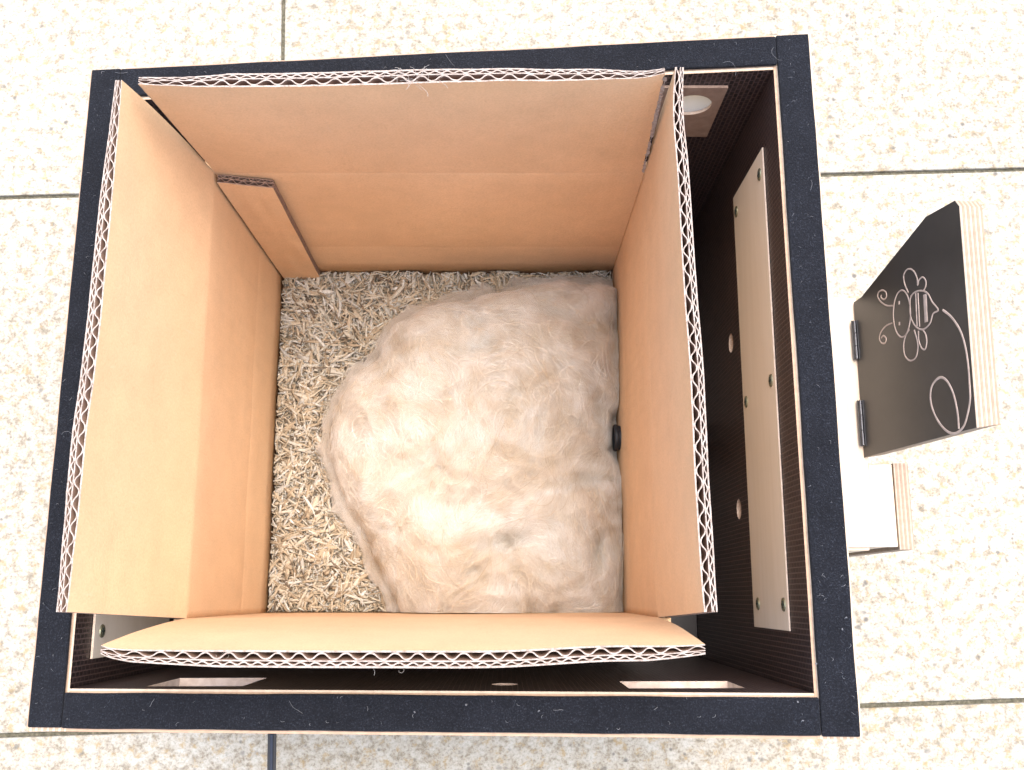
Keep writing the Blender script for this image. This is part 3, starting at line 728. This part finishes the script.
def wool():
    m, n, b = new_mat('wool_core')
    for x in list(n.nodes): 
        if x.type != 'OUTPUT_MATERIAL': n.nodes.remove(x)
    out = [x for x in n.nodes if x.type == 'OUTPUT_MATERIAL'][0]
    def fluff(n, out, tr):
        co = objco(n); a = noise_t(n, co, 24, 4, 0.6, 1.5); c2 = noise_t(n, co, 75, 4, 0.6, 1.2)
        c = ramp(n, a, [(0.38, (0.70, 0.615, 0.495)), (0.50, (0.77, 0.725, 0.65)), (0.62, (0.84, 0.83, 0.805))]).outputs[0]
        c = mixc(n, 0.5, c, ramp(n, c2, [(0.3, (0.90, 0.86, 0.80)), (0.6, (1, 1, 1))]).outputs[0], 'MULTIPLY')
        hi = n.nodes.new('ShaderNodeAttribute'); hi.attribute_name = 'tint'
        c = mixc(n, 0.85, c, ramp(n, hi.outputs['Fac'], [(0, (0.72, 0.65, 0.57)), (.3, (0.93, 0.91, 0.88)), (.7, (1.02, 1.02, 1.02)), (1, (1.12, 1.16, 1.20))]).outputs[0], 'MULTIPLY') if tr else c
        d = n.nodes.new('ShaderNodeBsdfDiffuse'); t = n.nodes.new('ShaderNodeBsdfTranslucent'); mx = n.nodes.new('ShaderNodeMixShader'); mx.inputs[0].default_value = 0.5 if tr else 0.15
        n.links.new(c, d.inputs[0]); n.links.new(c, t.inputs[0]); n.links.new(d.outputs[0], mx.inputs[1]); n.links.new(t.outputs[0], mx.inputs[2])
        if tr: n.links.new(mx.outputs[0], out.inputs[0])
        else:
            p = n.nodes.new('ShaderNodeBsdfPrincipled'); n.links.new(c, p.inputs['Base Color']); p.inputs['Roughness'].default_value = 1; p.inputs['Specular IOR Level'].default_value = 0
            p.inputs['Subsurface Weight'].default_value = 1; p.inputs['Subsurface Radius'].default_value = (1, .85, .7); p.inputs['Subsurface Scale'].default_value = 0.007
            n.links.new(p.outputs[0], out.inputs[0])
    fluff(n, out, False)
    m2, n2, b2 = new_mat('wool_fibre')
    for x in list(n2.nodes):
        if x.type != 'OUTPUT_MATERIAL': n2.nodes.remove(x)
    fluff(n2, [x for x in n2.nodes if x.type == 'OUTPUT_MATERIAL'][0], True)
    # core
    G = 200; xs = np.linspace(FOOTW[:, 0].min() - .002, CX1 - .0008, G); ys = np.linspace(CY0 + .0008, FOOTW[:, 1].max() + .002, G)
    X, Y = np.meshgrid(xs, ys, indexing='ij'); Z, d = wool_h(X, Y); Z = Z - .0110 * smoothstep(d / .022) - .0010; Z = np.where(d < 0, ZBED - .006, Z)
    V = np.stack([X, Y, Z], -1).reshape(-1, 3); I = np.arange(G * G).reshape(G, G)
    keep = (d[:-1, :-1] > -.002)
    F = np.stack([I[:-1, :-1][keep], I[1:, :-1][keep], I[1:, 1:][keep], I[:-1, 1:][keep]], -1)
    o = mesh_obj('nesting_wool', V, F.tolist(), [m], None, None, True)
    tag(o, 'fluffy cream-coloured ball of wool lying on the wood chips', 'wool')
    # loose outer haze of the wool: thin nested bodies of scattering air and fibre
    mh, nh_, bh = new_mat('wool_haze'); oh = nh_.nodes['Material Output']; nh_.nodes.remove(bh)
    pv = nh_.nodes.new('ShaderNodeVolumePrincipled'); pv.inputs['Color'].default_value = (.95, .92, .88, 1); pv.inputs['Density'].default_value = HAZE_D
    nh_.links.new(pv.outputs[0], oh.inputs['Volume'])
    for q, off in enumerate((.0006, .0018, .0032, .0050, .0072, .0090)):
        g2 = 150; ax, ay = np.linspace(GX0 + .004, CX1 - .0004 - q * .0001, g2), np.linspace(CY0 + .0004 + q * .0001, GY1 - .004, g2); X2, Y2 = np.meshgrid(ax, ay, indexing='ij')
        hh = np.vectorize(lambda a, b_: noise.noise(Vector((a * 90, b_ * 90, 20 + q * 5))))(X2, Y2)
        d2 = sample(TAB[1], X2, Y2) + hh * (.0015 + .6 * off); h2 = np.maximum(sample(TAB[0], X2, Y2), .004) + off + hh * (.001 + .4 * off)
        h2 = np.where(d2 < .002, np.minimum(h2, .022 * np.sqrt(np.clip((d2 + off) / (off + .002), 0, 1))), h2)
        keep2 = (d2 > -off)[:-1, :-1]; I2 = np.arange(g2 * g2).reshape(g2, g2); V2 = np.vstack([np.stack([X2, Y2, ZBED + h2], -1).reshape(-1, 3), np.stack([X2, Y2, np.full_like(X2, ZBED - .0035 - q * .0003)], -1).reshape(-1, 3)])
        Fq = np.stack([I2[:-1, :-1][keep2], I2[1:, :-1][keep2], I2[1:, 1:][keep2], I2[:-1, 1:][keep2]], -1); Fb = Fq[:, ::-1] + g2 * g2
        cnt = {}
        for f in Fq:
            for k in range(4):
                e = (int(f[k]), int(f[(k + 1) % 4]))
                if (e[1], e[0]) in cnt: del cnt[(e[1], e[0])]
                else: cnt[e] = 1
        side = [(b_, a, a + g2 * g2, b_ + g2 * g2) for a, b_ in cnt]
        used = np.unique(np.concatenate([Fq.ravel(), Fb.ravel()])); mp_ = -np.ones(2 * g2 * g2, int); mp_[used] = np.arange(len(used))
        allf = [tuple(int(mp_[v]) for v in f) for f in list(Fq) + list(Fb) + side]
        mesh_obj('fluff', V2[used], allf, [mh], o, None, True)
    # fibres: most of them run together in locks, the rest lie across them as a loose haze
    NP = 12
    def trace(x, y, turn, step, curl, sgn, lim):
        n_ = len(x); px_, py_ = np.zeros((n_, NP)), np.zeros((n_, NP))
        for i in range(NP):
            px_[:, i], py_[:, i] = x, y
            gx, gy = flow(x, y); th = np.arctan2(gx, -gy) + turn + curl * (i - NP / 2)
            nx = x + np.cos(th) * step * sgn; ny = y + np.sin(th) * step * sgn
            over = np.maximum(0, lim - sample(TAB[1], nx, ny)); gx, gy = sample(TAB[2], nx, ny), sample(TAB[3], nx, ny)
            x = nx + gx * over; y = ny + gy * over
            x = np.minimum(x, CX1 - .0008); y = np.clip(y, CY0 + .0006, CY1 - .0008)
        return px_, py_
    def seeds(n_, lo, hi):
        x = rng.uniform(xs[0], xs[-1], n_ * 3); y = rng.uniform(ys[0], ys[-1], n_ * 3); d = sample(TAB[1], x, y)
        k = d > rng.uniform(lo, hi, n_ * 3); return x[k][:n_], y[k][:n_]
    NL, PER = 5200, 24
    lx, ly = seeds(NL, .000, .004); NL = len(lx)
    lpx, lpy = trace(lx, ly, rng.normal(0, .34, NL), rng.uniform(.0018, .0040, NL), rng.normal(0, .07, NL), np.where(rng.random(NL) < .5, 1, -1), rng.uniform(-.003, .012, NL))
    loff = rng.normal(0, .0024, NL) - .0010; lw = rng.uniform(.0005, .0022, NL); ltint = rng.random(NL)
    idx = np.repeat(np.arange(NL), PER); m_ = len(idx)
    u = rng.normal(0, 1, m_); w2 = np.abs(rng.normal(0, 1, m_)); sh = rng.normal(0, .0025, (m_, 2))
    tx = np.gradient(lpx, axis=1); ty = np.gradient(lpy, axis=1); tl = np.hypot(tx, ty) + 1e-9; nx_, ny_ = -ty / tl, tx / tl
    env = np.interp(np.arange(NP) / (NP - 1), [0, .3, .7, 1], [1.5, .8, .8, 1.6])[None]
    sway = rng.normal(0, .25, (m_, 1)) * np.sin(np.linspace(0, 3, NP)[None] + rng.uniform(0, 6, (m_, 1)))
    A_x = lpx[idx] + nx_[idx] * lw[idx][:, None] * (u[:, None] * env + sway) + sh[:, :1]
    A_y = lpy[idx] + ny_[idx] * lw[idx][:, None] * (u[:, None] * env + sway) + sh[:, 1:]
    A_off = loff[idx][:, None] + (lw[idx] * w2 * .6)[:, None] * np.ones((1, NP)) * np.exp(-u[:, None] ** 2 / 3)
    A_t = np.clip(ltint[idx] * .8 + rng.random(m_) * .2, 0, 1)
    NB = 60000; bx2, by2 = seeds(NB, -.001, .003); NB = len(bx2)
    wild = rng.random(NB) < .10
    turn = rng.normal(0, .5, NB) + wild * rng.normal(0, 1.3, NB); cur = rng.normal(0, .12, NB) * (1 + wild * 2)
    B_x, B_y = trace(bx2, by2, turn, rng.lognormal(math.log(.0021), .4, NB), cur, np.where(rng.random(NB) < .5, 1, -1), rng.uniform(-.0085, .010, NB))
    B_off = (np.where(rng.random(NB) < .55, -rng.uniform(0, .010, NB), rng.gamma(1.3, .0013, NB)) + .002)[:, None] + np.abs(rng.normal(0, .0014, NB))[:, None] * np.sin(np.linspace(0, PI, NP))[None]
    cx3, cy3 = seeds(500, .002, .010); C_x, C_y = trace(cx3, cy3, rng.normal(0, 1.0, 500), rng.uniform(.0012, .0028, 500), rng.normal(0, .22, 500), np.ones(500), -.004)
    B_x = np.vstack([B_x, C_x]); B_y = np.vstack([B_y, C_y]); B_off = np.vstack([B_off, (.003 + rng.gamma(1.5, .0012, 500))[:, None] * np.ones((1, NP))]); NB += 500
    # short fuzz standing out all round the edge and over the surface
    NE = 100000; ex, ey = seeds(NE, -.001, .003); dd0 = sample(TAB[1], ex, ey); sel = (dd0 < .007) | (rng.random(len(ex)) < .12); ex, ey = ex[sel], ey[sel]; NE = len(ex)
    gx, gy = sample(TAB[2], ex, ey), sample(TAB[3], ex, ey); th = np.arctan2(-gy, -gx) + rng.normal(0, .7, NE); cur = rng.normal(0, .22, NE)
    near = sample(TAB[1], ex, ey) < .009; th = np.where(near, th, rng.uniform(0, 2 * PI, NE)); st = rng.uniform(.0003, .0014, NE); E_x = np.zeros((NE, NP)); E_y = np.zeros((NE, NP)); cx4, cy4 = ex.copy(), ey.copy()
    for i in range(NP):
        E_x[:, i], E_y[:, i] = cx4, cy4; cx4 = cx4 + np.cos(th) * st; cy4 = cy4 + np.sin(th) * st; th = th + cur
    E_off = rng.uniform(0, .0018, NE)[:, None] + rng.uniform(0, .0045, NE)[:, None] * np.linspace(0, 1, NP)[None] ** 1.3
    B_x = np.vstack([E_x, B_x]); B_y = np.vstack([E_y, B_y]); B_off = np.vstack([E_off, B_off]); NB += NE
    X_ = np.vstack([A_x, B_x]); Y_ = np.vstack([A_y, B_y]); O_ = np.vstack([A_off, B_off]); tint = np.concatenate([A_t, rng.random(NB)])
    X_ = np.minimum(X_, CX1 - .0007); Y_ = np.clip(Y_, CY0 + .0005, CY1 - .0007)
    nf = len(X_); frand = rng.random(nf); P = np.zeros((nf, NP, 3)); P[..., 0], P[..., 1] = X_, Y_
    for i in range(NP):
        zz, dd = wool_h(X_[:, i], Y_[:, i]); O_[:, i] = np.where(O_[:, i] < 0, O_[:, i] * smoothstep(dd / .015), O_[:, i])
        P[:, i, 2] = np.where(dd < 0, ZBED + .0010 + frand * .006, zz + np.exp(-dd / .003) * frand * .002) + O_[:, i]
    hc = bpy.data.hair_curves.new('wool_fibres'); hc.add_curves([NP] * nf)
    hc.attributes['position'].data.foreach_set('vector', P.astype(np.float32).ravel()) if 'position' in hc.attributes else hc.points.foreach_set('position', P.astype(np.float32).ravel())
    ra = hc.attributes.get('radius') or hc.attributes.new('radius', 'FLOAT', 'POINT')
    base = rng.uniform(.00005, .00013, nf); thick_ = rng.random(nf) < .12; base[thick_] *= 1.9; base[len(A_x):len(A_x) + NE] = rng.uniform(.00003, .00007, NE); base[-500:] = .00016; tint[-500:] = 1.0; prof = np.array([.3, .7, .9, 1, 1, 1, 1, 1, .9, .8, .6, .2]); ra.data.foreach_set('value', (base[:, None] * prof[None]).astype(np.float32).ravel())
    ta = hc.attributes.new('tint', 'FLOAT', 'CURVE'); ta.data.foreach_set('value', tint.astype(np.float32))
    hc.materials.append(m2)
    ho = bpy.data.objects.new('wool_fibres', hc); COL.objects.link(ho); ho.parent = o
wool()

# ------------------------------------------------------------------ entrance tube
def tube():
    bm = bmesh.new(); y, z = 0.166, 0.056; x0, x1 = CX1 - .0045, XR + .004; n = 40; k = 60
    rings = []
    for i in range(k + 1):
        x = lerp(x0, x1, i / k); r = .0088 + .0006 * math.sin(i * 1.25)
        rings.append([bm.verts.new((x, y + r * math.cos(2 * PI * j / n), z + r * math.sin(2 * PI * j / n))) for j in range(n)])
    inn = [bm.verts.new((x0, y + .0070 * math.cos(2 * PI * j / n), z + .0070 * math.sin(2 * PI * j / n))) for j in range(n)]
    inn2 = [bm.verts.new((x0 + .04, y + .0070 * math.cos(2 * PI * j / n), z + .0070 * math.sin(2 * PI * j / n))) for j in range(n)]
    for a, b in zip(rings, rings[1:]):
        for j in range(n): bm.faces.new((a[j], a[(j + 1) % n], b[(j + 1) % n], b[j]))
    for j in range(n):
        bm.faces.new((inn[j], inn[(j + 1) % n], rings[0][(j + 1) % n], rings[0][j])); bm.faces.new((inn[j], inn2[j], inn2[(j + 1) % n], inn[(j + 1) % n]))
    o = bm_obj('entrance_tube', bm, [M_black], smooth=True)
    tag(o, 'black ribbed plastic tube poking through the cardboard beside the wool', 'tube')
tube()

# ------------------------------------------------------------------ lint on the felt and in the gap
def lint():
    V, Fc = [], []
    def fibre(c, L, w, zfun, curl):
        a = random.uniform(0, 2 * PI); p = Vector(c); pts = []
        for i in range(9):
            pts.append(Vector((p.x, p.y, zfun(p.x, p.y) + .0004 + .0006 * math.sin(i * .5)))); a += curl + random.uniform(-.25, .25)
            p = p + Vector((math.cos(a), math.sin(a), 0)) * (L / 8)
        base = len(V)
        for i, q in enumerate(pts):
            d = (pts[min(i + 1, 8)] - pts[max(i - 1, 0)]).normalized(); s = Vector((-d.y, d.x, 0)) * w
            V.extend([q - s, q + s, q + Vector((0, 0, w * 1.4))])
        for i in range(8):
            for k in range(3):
                k2 = (k + 1) % 3; Fc.append((base + i * 3 + k, base + i * 3 + k2, base + i * 3 + 3 + k2, base + i * 3 + 3 + k))
    top = lambda x, y: rim(x, y) + .0027
    def rim_pt():
        s = random.random()
        if s < .3: return (random.uniform(.001, XL - fi - .001), random.uniform(.0, D), 0)
        if s < .6: return (random.uniform(XR + fi + .001, W - .001), random.uniform(.0, D), 0)
        if s < .8: return (random.uniform(XL, XR), random.uniform(.001, YF - fi - .001), 0)
        return (random.uniform(XL, XR), random.uniform(YB + fi + .001, D - .001), 0)
    for _ in range(170): fibre(rim_pt(), random.uniform(.0006, .0022), random.uniform(.00005, .00011), top, random.uniform(-.3, .3))
    for _ in range(12): fibre(rim_pt(), random.uniform(.004, .012), random.uniform(.00005, .00008), top, random.uniform(-.4, .4))
    for (u, v) in ((795, 700), (800, 720), (812, 662), (838, 628), (842, 618), (412, 716), (540, 713), (465, 706)):
        p = on_z(u, v, .28); fibre((p.x, p.y, 0), .0015, .0003, top, .6)
    m = mat_plain('lint', (0.20, 0.20, 0.21), 0.9)
    o = mesh_obj('lint', V, Fc, [m]); tag(o, 'fine white lint and stray fibres scattered over the felt rim', 'lint', kind='stuff')
lint()
def stray():
    """wisps of wool caught on the cardboard rim"""
    V, Fc = [], []
    for (u, v, nn, sp) in ((410, 77, 26, .009), (222, 658, 6, .002), (382, 670, 3, .004)):
        c = on_z(u, v, ZR + .0006)
        for _ in range(nn):
            p = c + Vector((random.gauss(0, sp), random.gauss(0, sp * .22), random.uniform(0, .0018))); a = random.gauss(0, .7); cu = random.uniform(-.35, .35); L = random.uniform(.002, .008); w = random.uniform(.00004, .00008); base = len(V)
            for i in range(10):
                s = Vector((-math.sin(a), math.cos(a), 0)) * w; V.extend([p - s, p + s, p + Vector((0, 0, w))]); a += cu + random.uniform(-.2, .2); p = p + Vector((math.cos(a), math.sin(a), random.uniform(-.1, .1))) * (L / 9)
            for i in range(9):
                for k in range(3):
                    k2 = (k + 1) % 3; Fc.append((base + i * 3 + k, base + i * 3 + k2, base + i * 3 + 3 + k2, base + i * 3 + 3 + k))
    o = mesh_obj('stray_wool', V, Fc, [mat_plain('stray_wool', (0.34, 0.31, 0.28), 0.9)]); tag(o, 'thin wisps of wool caught on the cut cardboard edges', 'fluff', kind='stuff')
stray()
